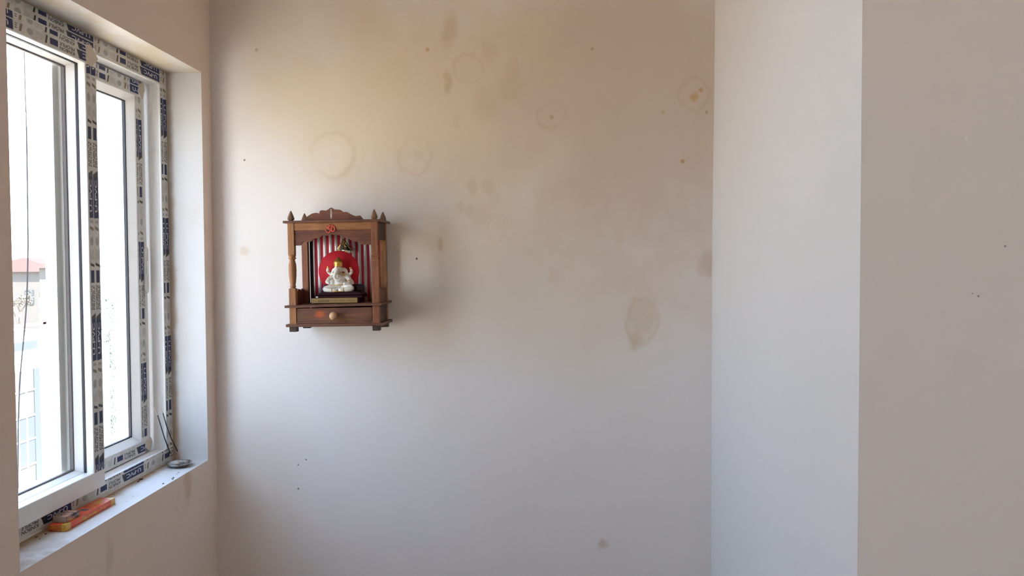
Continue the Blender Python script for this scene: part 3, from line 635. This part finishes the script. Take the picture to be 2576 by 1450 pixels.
# body: one continuous surface
def limb(m, pts, rr, n=12):
    P_ = [Vector(p) for p in pts]; out = []; ro = []
    for i in range(len(P_)-1):
        p0 = P_[max(i-1, 0)]; p1 = P_[i]; p2 = P_[i+1]; p3 = P_[min(i+2, len(P_)-1)]
        for j in range(5):
            t = j/5; out.append(0.5*((2*p1)+(-p0+p2)*t+(2*p0-5*p1+4*p2-p3)*t*t+(-p0+3*p1-3*p2+p3)*t**3)); ro.append(rr[i]+(rr[i+1]-rr[i])*t)
    out.append(P_[-1]); ro.append(rr[-1]); m.tube(out, 1, n, 0, ro); m.ball(out[0], ro[0], nu=n, nv=8); m.ball(out[-1], ro[-1], nu=n, nv=8)
m = MK()
m.ball((151, 80, 154), (25, 19, 21)); m.ball((150, 79, 172), (21, 15, 16)); m.ball((150, 82, 136), (36, 22, 9))
m.ball((147, 74, 201), (14.5, 13.5, 14)); m.ball((146, 68, 209), (10, 8, 8))                       # head, forehead domes
limb(m, [(136, 84, 203), (129, 86, 200), (124, 87, 192)], [8, 7, 4.5]); limb(m, [(158, 84, 203), (168, 86, 200), (173, 87, 190)], [8, 7.5, 4.5])   # ears
limb(m, [(146, 62, 202), (143, 56, 192), (139, 55, 182), (141, 55, 172), (149, 54, 166), (156, 55, 168), (157, 56, 173)], [7.5, 6.4, 5.6, 5.0, 4.4, 3.6, 2.8])  # trunk
limb(m, [(134, 80, 180), (118, 76, 174), (110, 66, 162), (119, 58, 158)], [8, 7, 6, 4.8])         # lower right arm of the figure, hand raised
limb(m, [(119, 58, 158), (118, 56, 165), (117, 57, 171)], [5, 4.4, 3])
limb(m, [(166, 80, 180), (181, 76, 172), (185, 66, 158), (172, 58, 155)], [8, 7, 6, 5.2])         # lower left arm to the lap
limb(m, [(134, 86, 184), (117, 90, 188), (108, 86, 199), (110, 84, 207)], [7, 5.8, 4.8, 3.8])     # raised back arms
limb(m, [(166, 86, 184), (182, 90, 186), (190, 86, 194), (188, 84, 203)], [7, 5.8, 4.8, 3.8])
limb(m, [(140, 76, 144), (118, 66, 140), (106, 60, 137), (120, 53, 134), (142, 51, 133)], [13, 11.5, 10, 8, 6])    # folded legs
limb(m, [(162, 76, 146), (184, 66, 142), (193, 60, 138), (178, 53, 135), (158, 50, 134)], [13, 12, 10.5, 8.5, 6.5])
m.ball((152, 91, 156), (45, 8, 25)); m.ball((152, 90, 172), (36, 7, 20)); m.ball((138, 50, 133), (8, 6, 4.5)); m.ball((163, 48, 133.5), (9, 6, 4.5))
body = fg(m, 'body', M_cream)
rm = body.modifiers.new('skin', 'REMESH'); rm.mode = 'VOXEL'; rm.voxel_size = 0.0011; rm.use_smooth_shade = True
sm_ = body.modifiers.new('soft', 'SMOOTH'); sm_.iterations = 3; sm_.factor = 0.5
m = MK(); m.lathe([(13.5, 212), (15.2, 215), (13.4, 218), (15.5, 221), (15.0, 227), (12.0, 233), (9.6, 235), (8.2, 239), (4.5, 242), (1.2, 244.5), (0.2, 245)], (147.5, 76, 0), 20); m.ball((147.5, 62.5, 221), 2.4, nu=8, nv=6)
fg(m, 'crown', M_gold)
m = MK()
def hoop(m, c, r, rr, ax=(0, 0, 1), sq=1.0, tl=0):
    R_ = Vector(ax).normalized().to_track_quat('Z', 'Y').to_matrix(); pts = []
    for i in range(21): a = 2*PI*i/20; pts.append(Vector(c)+R_ @ Vector((r*math.cos(a), r*sq*math.sin(a), 0)))
    m.tube(pts, rr, 6)
hoop(m, (150, 76, 187), 17, 1.5, (0, 0.5, 1), 0.85); hoop(m, (150, 73, 179), 19, 1.2, (0, 0.75, 1), 0.8)
hoop(m, (112, 70, 165), 6.8, 1.3, (0.4, 0.4, 0.8)); hoop(m, (184, 69, 162), 6.8, 1.3, (-0.2, 0.5, 0.8))
hoop(m, (110.5, 86, 196), 5.2, 1.2, (0.1, 0, 1)); hoop(m, (188.5, 86, 196), 5.2, 1.2, (0, 0, 1))
hoop(m, (130, 52, 133.5), 7.2, 1.2, (1, 0.1, 0)); hoop(m, (170, 51, 134), 7.6, 1.2, (1, 0, 0)); hoop(m, (151, 79, 146), 26, 1.4, (0, 0.25, 1), 0.78)
tubepath(m, [(104, 60, 131), (114, 53, 129.8), (130, 49, 129.4), (150, 46, 129.4), (170, 48, 129.4), (186, 54, 129.8), (197, 62, 131)], 1.7)
m.ball((110, 82, 211), (3.4, 3, 5), nu=10, nv=8); m.ball((187, 82, 207), (3.6, 3, 4), nu=10, nv=8)
fg(m, 'gold_ornaments', M_gold)
m = MK(); m.prism([(144.5, 207), (148.5, 207), (147.6, 213), (146.5, 215.5), (145.4, 213)], 59.6, 61.5); fg(m, 'forehead_mark', mat('orange_paint', (0.6, 0.10, 0.02), 0.4)); m = MK(); m.ball((117, 52.5, 165), 1.8, nu=8, nv=6); fg(m, 'palm_mark', bpy.data.materials['orange_paint'])
m = MK()
for sx in (-1, 1): m.ball((146+sx*6.2, 60.6, 203), (1.6, 0.9, 1.0), nu=8, nv=6)
fg(m, 'eyes', M_pblack)
m = MK()
for sx in (-1, 1): m.tube([(146+sx*5, 62, 195), (146+sx*8.5, 55, 192), (146+sx*10.5, 52, 193.5)], 1.2, 6, 0, [1.7, 1.2, 0.4])
fg(m, 'tusks', M_cream)
# gold parasol ornament hanging above the disc
PO = (155, 140, 262)
PR = thing('parasol_ornament', 'small pointed gold and green foil parasol standing behind the red disc', 'ornament', at(*PO), (0, TH, 0))
M_foilg = mat('green_foil', (0.05, 0.085, 0.04), 0.25, 0.7); M_foils = mat('gold_foil', (0.80, 0.62, 0.26), 0.2, 0.9); M_foilw = mat('silver_foil', (0.85, 0.82, 0.76), 0.2, 0.85)
m = MK(); n = 16; apex = (152.5, 138, 310); ringp = []
for i in range(n):
    a = 2*PI*i/n+0.2; rr = 26 if i % 2 == 0 else 22.5
    ringp.append((155+rr*math.cos(a), 138+rr*0.8*math.sin(a), 269-0.10*rr*math.cos(a)))
lowp = [(x*0.97+155*0.03, y*0.97+138*0.03, z-7-(2 if i % 2 else 0)) for i, (x, y, z) in enumerate(ringp)]
for i in range(n):
    j = (i+1) % n; x_ = ringp[i][0]; mi = (1 if i % 2 else 2) if 5 <= i <= 12 else (0 if i % 2 else 1)
    mid = tuple(0.52*ringp[i][k_]+0.48*apex[k_] for k_ in range(3)); midj = tuple(0.52*ringp[j][k_]+0.48*apex[k_] for k_ in range(3))
    m.add([ringp[i], ringp[j], midj, mid], [(0, 1, 2, 3)], mi); m.add([mid, midj, apex], [(0, 1, 2)], mi)
    m.add([lowp[i], lowp[j], ringp[j], ringp[i]], [(0, 1, 2, 3)], 2 if i % 2 else 1)
o = m.build('canopy', [M_foilg, M_foils, M_foilw], PR, 0, True, PO); o.modifiers.new('t', 'SOLIDIFY').thickness = 0.0006
m = MK(); tubepath(m, [ringp[8], (146, 124, 290), (152, 136, 309)], 1.3); tubepath(m, [ringp[0], (165, 124, 290), (153, 136, 309)], 1.0); m.ball((152.5, 138, 311.5), 2.4, nu=10, nv=8)
m.build('ribs', M_foils, PR, 0, True, PO)
m = MK(); m.tube([(155, 140, 89), (155, 140, 300)], 1.8); m.build('stem', M_gold, PR, 0, True, PO)
m = MK(); n = 20; m.prism([(81.5+4.6*math.cos(2*PI*i/n), 111.8+2.1*math.sin(2*PI*i/n)) for i in range(n)], 39.3, 40.2); fg(m, 'oval_sticker', mat('white_sticker', (0.85, 0.85, 0.85), 0.4))

# ------------------------------------------------------------------ things on the window sill
M_box = mat('red_orange_card', (0.62, 0.085, 0.02), 0.32, spec=0.5); k = NT(M_box)
X, Y, Z = k.sep(); c = k.mix(k.rng(k.noise(26, 4, 0.65, k.map(scale=(1, 0.7, 1.5))), 0.57, 0.63, 0, 0.85), (0.66, 0.075, 0.018), (0.62, 0.30, 0.04))
c = k.mix(k.rng(k.noise(60, 3, 0.6, k.map(scale=(0.5, 0.5, 3))), 0.60, 0.66, 0, 0.6), c, (0.28, 0.02, 0.01))
k.color(c)
BX = thing('incense_box', 'long red and orange cardboard incense packet lying on the window sill', 'box', (-1.243, 2.140, ZS))
m = MB(); m.box((-0.0235, -0.121, 0.0003), (0.0235, 0.121, 0.018)); m.build('carton', M_box, BX, 0.0012)
m = MB(); n = 24; vs = [(0.0005+0.0125*math.cos(2*PI*i/n), 0.004+0.0085*math.sin(2*PI*i/n)+0.0, 0.0182) for i in range(n)]; m.add(vs, [tuple(range(n))]); 
m.add([(x*1.2, y*1.2-0.0008, 0.01812) for x, y, z in vs], [tuple(range(n))], 1); m.build('oval_badge', [mat('slate_print', (0.06, 0.085, 0.10), 0.3), mat('pale_print', (0.55, 0.32, 0.24), 0.3)], BX)
M_endp = mat('end_print', (0.40, 0.06, 0.02), 0.4); k = NT(M_endp); k.color(k.ramp(k.noise(1.0, 4, 0.6, k.map(scale=(50, 50, 420))), [(0.36, (0.16, 0.015, 0.008)), (0.48, (0.50, 0.07, 0.02)), (0.56, (0.62, 0.30, 0.05)), (0.64, (0.45, 0.05, 0.02))]))
M_yp = mat('yellow_print', (0.58, 0.33, 0.05), 0.35); M_mp = mat('maroon_print', (0.20, 0.02, 0.01), 0.35)
for y0 in (-0.121, 0.098): m = MB(); m.box((0.012, y0-0.0004, 0.001), (0.0239, y0+0.0225, 0.0184)); m.build('end_band', M_yp, BX)
m = MB(); m.box((-0.0225, -0.12135, 0.002), (0.0105, -0.1209, 0.0172)); m.build('end_print', M_endp, BX)
m = MB(); y = -0.055; yy = [y]; random.seed(5)
while y < 0.03: y += random.uniform(0.003, 0.007); yy.append(y)
for i, y in enumerate(yy[:-1]):
    hgt = 0.0075+random.uniform(0, 0.0055); m.box((0.0236, y, 0.004+random.uniform(0, 0.002)), (0.0239, yy[i+1]+0.0003, hgt))
m.build('side_lettering', M_yp, BX)
MBX = thing('matchbox', 'small dull matchbox with a grey striking side, resting on the red incense packet', 'matchbox', (-1.2445, 2.064, ZS+0.0185), (0, 0, math.radians(-2)))
m = MB(); m.box((-0.0185, -0.028, 0), (0.0185, 0.028, 0.0005)); m.box((-0.0185, -0.028, 0.0145), (0.0185, 0.028, 0.015)); m.box((-0.0185, -0.028, 0.0005), (-0.018, 0.028, 0.0145)); m.box((0.018, -0.028, 0.0005), (0.0185, 0.028, 0.0145))
M_mb = mat('matchbox_print', (0.22, 0.13, 0.085), 0.5); k = NT(M_mb); k.color(k.ramp(k.noise(70, 4, 0.7), [(0.40, (0.035, 0.025, 0.02)), (0.5, (0.30, 0.20, 0.15)), (0.58, (0.45, 0.16, 0.09)), (0.66, (0.55, 0.36, 0.10))]))
m.build('sleeve', M_mb, MBX)
m = MB(); m.box((-0.0176, -0.0279, 0.0007), (0.0176, 0.0279, 0.0143)); m.build('tray', mat('grey_card', (0.30, 0.26, 0.215), 0.7), MBX, 0.0006)
DS = MB(); DS.lathe([(0.001, 0.0006), (0.022, 0.0006), (0.028, 0.0015), (0.036, 0.0085), (0.0415, 0.0122), (0.0425, 0.0128), (0.0422, 0.0136), (0.0400, 0.0132), (0.0350, 0.0098), (0.0270, 0.0030), (0.021, 0.0018), (0.001, 0.0018)], (0, 0, 0), 40)
M_steel = mat('steel', (0.62, 0.62, 0.62), 0.18, 1.0); k = NT(M_steel); k.l.new(k.rng(k.noise(40, 3), 0.4, 0.7, 0.12, 0.4), k.b.inputs['Roughness'])
ds = DS.build('steel_dish', M_steel); ds.location = (-1.2255, 2.684, ZS+0.0002); ds.rotation_euler = (math.radians(1.0), 0, 0)
tag(ds, 'small round stainless steel dish on the window sill near the far corner', 'dish')
M_char = mat('incense_paste', (0.035, 0.035, 0.04), 0.8); M_bam = mat('bamboo', (0.62, 0.42, 0.32), 0.6); M_bam2 = mat('stained_bamboo', (0.50, 0.30, 0.12), 0.7)
def stick(pts, lab):
    t = thing('incense_stick', lab, 'incense stick', pts[0], group='incense sticks leaning in the window corner'); o_ = Vector(pts[0]); P_ = [Vector(p)-o_ for p in pts]
    m = MB(); m.tube(P_, 0.0009, 6); m.build('bamboo_core', M_bam, t)
    m = MB(); m.tube(P_[1:-1], 0.0017, 8); m.build('dark_coating', M_char, t)
stick([(-1.2790, 2.7560, 0.8128), (-1.2800, 2.7385, 0.843), (-1.2812, 2.7000, 0.905), (-1.2805, 2.6530, 0.992), (-1.2805, 2.6150, 1.034)], 'incense stick leaning against the frame corner, the left and lower of the two')
stick([(-1.2539, 2.7600, 0.8128), (-1.2565, 2.7424, 0.8497), (-1.2670, 2.7150, 0.905), (-1.2700, 2.6890, 0.955), (-1.2750, 2.6800, 0.9937), (-1.2805, 2.6620, 1.0263)], 'incense stick standing in the sill corner, the right one with a bend')
random.seed(11)
m = MB()
for (x, y, sc_) in [(-1.2700, 2.519, 3.4), (-1.2690, 2.500, 2.2), (-1.2665, 2.487, 1.8), (-1.1760, 2.532, 2.0), (-1.1800, 2.545, 1.4), (-1.1720, 2.520, 1.6), (-1.1772, 2.470, 1.8), (-1.1820, 2.478, 1.0), (-1.1895, 2.603, 1.3), (-1.186, 2.585, 1.0), (-1.215, 2.42, 0.7), (-1.262, 2.00, 1.5), (-1.255, 1.965, 1.2), (-1.270, 1.98, 1.8), (-1.2720, 2.35, 1.2)]:
    for q_ in range(3):
        c_ = (x+random.uniform(-1, 1)*sc_*0.0012, y+random.uniform(-1, 1)*sc_*0.0026, ZS+0.0005*sc_)
        m.ball(c_, (0.0007*sc_*random.uniform(.6, 1.2), 0.0012*sc_*random.uniform(.6, 1.3), 0.0006*sc_), nu=6, nv=4, xf=Matrix.Rotation(random.uniform(0, 3), 3, 'Z'))
tag(m.build('ash_crumbs', mat('ash_dark', (0.06, 0.04, 0.03), 0.9)), 'scattered dark ash crumbs and dirt on the window sill', 'ash', kind='stuff')

# ------------------------------------------------------------------ outside
M_gr = mat('dusty_ground', (0.50, 0.42, 0.33), 0.9)
m = MB(); m.box((-90, -60, -10.2), (-1.6, 120, -10.0)); tag(m.build('ground', M_gr), 'dusty pale ground far below the window', 'ground', kind='structure')
M_wb = mat('white_render', (0.75, 0.74, 0.72), 0.8)
NB = thing('neighbour_building', 'white building across the way with grid windows and a red roof rail', 'building', (-8, 10, -10))
def nb(a, b, name, m_, parent=NB, o_=(-8, 10, -10)):
    m = MB(); m.box(tuple(a[i]-o_[i] for i in range(3)), tuple(b[i]-o_[i] for i in range(3))); return m.build(name, m_, parent)
nb((-15, 4, -10), (-8, 12.88, 0.44), 'wall', M_wb)
M_rail = mat('red_paint', (0.16, 0.045, 0.05), 0.7)
nb((-8.04, 4, 0.52), (-7.97, 12.9, 0.56), 'roof_rail', M_rail); nb((-8.05, 4, 0.44), (-7.95, 12.9, 0.47), 'roof_edge', M_rail)
nb((-8.03, 12.72, 0.44), (-7.97, 12.80, 0.95), 'roof_post', M_wb)
M_dg = mat('dull_glass', (0.046, 0.052, 0.060), 0.6, spec=0.1); M_yg = mat('blind', (0.062, 0.062, 0.056), 0.7, spec=0.1)
nb((-8.02, 10.5, 0.157), (-7.985, 12.59, 0.290), 'window_strip', M_dg)
W_ = nb((-8.02, 9.5, -1.93), (-7.985, 12.61, -0.157), 'large_window', M_yg)
nb((-8.0, 12.46, -1.93), (-7.975, 12.61, -0.157), 'side_pane', M_dg)
nb((-7.99, 9.5, -1.64), (-7.982, 12.46, -0.90), 'lower_pane', M_dg)
for z in (-0.476, -0.875, -1.242, -1.64): nb((-7.99, 9.5, z-0.012), (-7.965, 12.46, z+0.012), 'glazing_bar', M_wb)
for y in (11.8, 12.05, 12.26): nb((-7.99, y-0.012, -1.93), (-7.968, y+0.012, -0.157), 'glazing_bar', M_wb)
nb((-8.0, 4, -2.25), (-7.2, 13.2, -2.02), 'ledge', M_wb)
def house(x, y, sx, sy, h, roof, lab, wins):
    t = thing('house', lab, 'house', (x, y, -10), group=None); m = MB(); m.box((0, 0, 0), (sx, sy, h)); m.build('wall', M_hw, t)
    m = MB(); m.add([(-.3, -.3, h), (sx+.3, -.3, h), (sx+.3, sy+.3, h), (-.3, sy+.3, h), (sx/2, 0.8, h+roof), (sx/2, sy-0.8, h+roof)], [(0, 1, 4), (1, 2, 5, 4), (2, 3, 5), (3, 0, 4, 5), (0, 3, 2, 1)]); m.build('roof', M_rf, t)
    for (a, b, c_, d_) in wins: m = MB(); m.box((a, -0.05, b), (c_, 0.05, d_)); m.build('window', M_dg, t)
M_hw = mat('house_wall', (0.10, 0.095, 0.09), 0.9, spec=0.05); M_rf = mat('tile_roof', (0.068, 0.045, 0.042), 0.9, spec=0.05)
house(-31.5, 50, 2.4, 2.6, 11.2, 0.8, 'distant pale house with a reddish roof and one grey window', [(1.05, 9.0, 1.7, 10.3)])
house(-40.5, 56, 7.0, 3.2, 10.9, 1.0, 'distant house with a red roof left of the paler one', [(1.6, 8.2, 2.4, 9.2), (4.2, 8.6, 4.8, 9.6), (5.3, 8.6, 5.9, 9.6)])
M_tr = mat('bare_branch', (0.12, 0.10, 0.088), 0.9); M_lf = mat('sparse_leaf', (0.13, 0.12, 0.10), 0.9)
random.seed(21)
def tree(x, y, h, lab):
    t = thing('tree', lab, 'tree', (x, y, -10)); m = MB(); lf = MB()
    def grow(p, d, l, r, n):
        e_ = p+d*l; m.tube([p, (p+e_)/2+Vector((random.uniform(-1, 1), random.uniform(-1, 1), 0))*l*0.05, e_], r, 5, 0, [r, r*0.85, r*0.68])
        if n == 0:
            for q_ in range(5):
                c_ = e_+Vector([random.uniform(-.10, .10) for _ in range(3)]); lf.ball(c_, (0.035, 0.035, 0.02), nu=5, nv=3)
            return
        for q_ in range(3 if n > 1 else 3):
            dd = (d+Vector((random.uniform(-.75, .75), random.uniform(-.75, .75), random.uniform(-.15, .5)))).normalized(); grow(e_, dd, l*random.uniform(.55, .78), r*0.6, n-1)
    m.tube([(0, 0, 0), (0.05, 0, h*0.5), (0, 0, h-1.9)], 0.09, 6); grow(Vector((0, 0, h-2.0)), Vector((0, 0, 1)), 0.55, 0.05, 4); m.build('trunk', M_tr, t); lf.build('foliage', M_lf, t)
tree(-17.75, 27.0, 10.9, 'sparse brownish tree behind the white building')
tree(-23.6, 34.5, 11.2, 'thin pale tree standing farther off left of the brownish one')
PL = thing('creeper_pole', 'thin pole wrapped in pale green creeper, seen through the right pane', 'pole', (-7.54, 14.0, -10))
m = MB(); m.tube([(0, 0, 0), (0, 0, 10.3)], 0.035, 8); m.build('pole', M_wb, PL)
m = MB(); random.seed(4)
for i in range(700):
    z = random.uniform(5.5, 10.25); a = random.uniform(0, 2*PI); rr = random.uniform(0.02, 0.045)
    m.ball((rr*math.cos(a), rr*math.sin(a), z), (0.016, 0.016, 0.03), nu=5, nv=3)
for i in range(90):
    z = random.uniform(10.1, 10.95); a = random.uniform(0, 2*PI); rr = random.uniform(0, 0.16); m.ball((rr*math.cos(a)-0.05, rr*math.sin(a), z), (0.014, 0.014, 0.022), nu=5, nv=3)
tag(m.build('creeper_leaves', mat('creeper', (0.088, 0.099, 0.090), 0.95, spec=0.02), PL), kind='stuff')
m = MB(); tubepath(m, [(-2.2, 3.425, 5.2), (-2.2, 3.425, 2.452), (-2.2, 3.428, 2.116), (-2.2, 3.421, 1.675), (-2.2, 3.415, 1.522), (-2.2, 3.399, 1.335), (-2.2, 3.374, 1.184), (-2.2, 3.341, 1.003), (-2.2, 3.321, 0.771), (-2.2, 3.30, 0.2), (-2.2, 3.28, -1.0)], 0.0028)
tag(m.build('hanging_cable', mat('cable_grey', (0.035, 0.034, 0.034), 0.8, spec=0.05)), 'thin grey cable hanging outside the left window pane', 'cable')
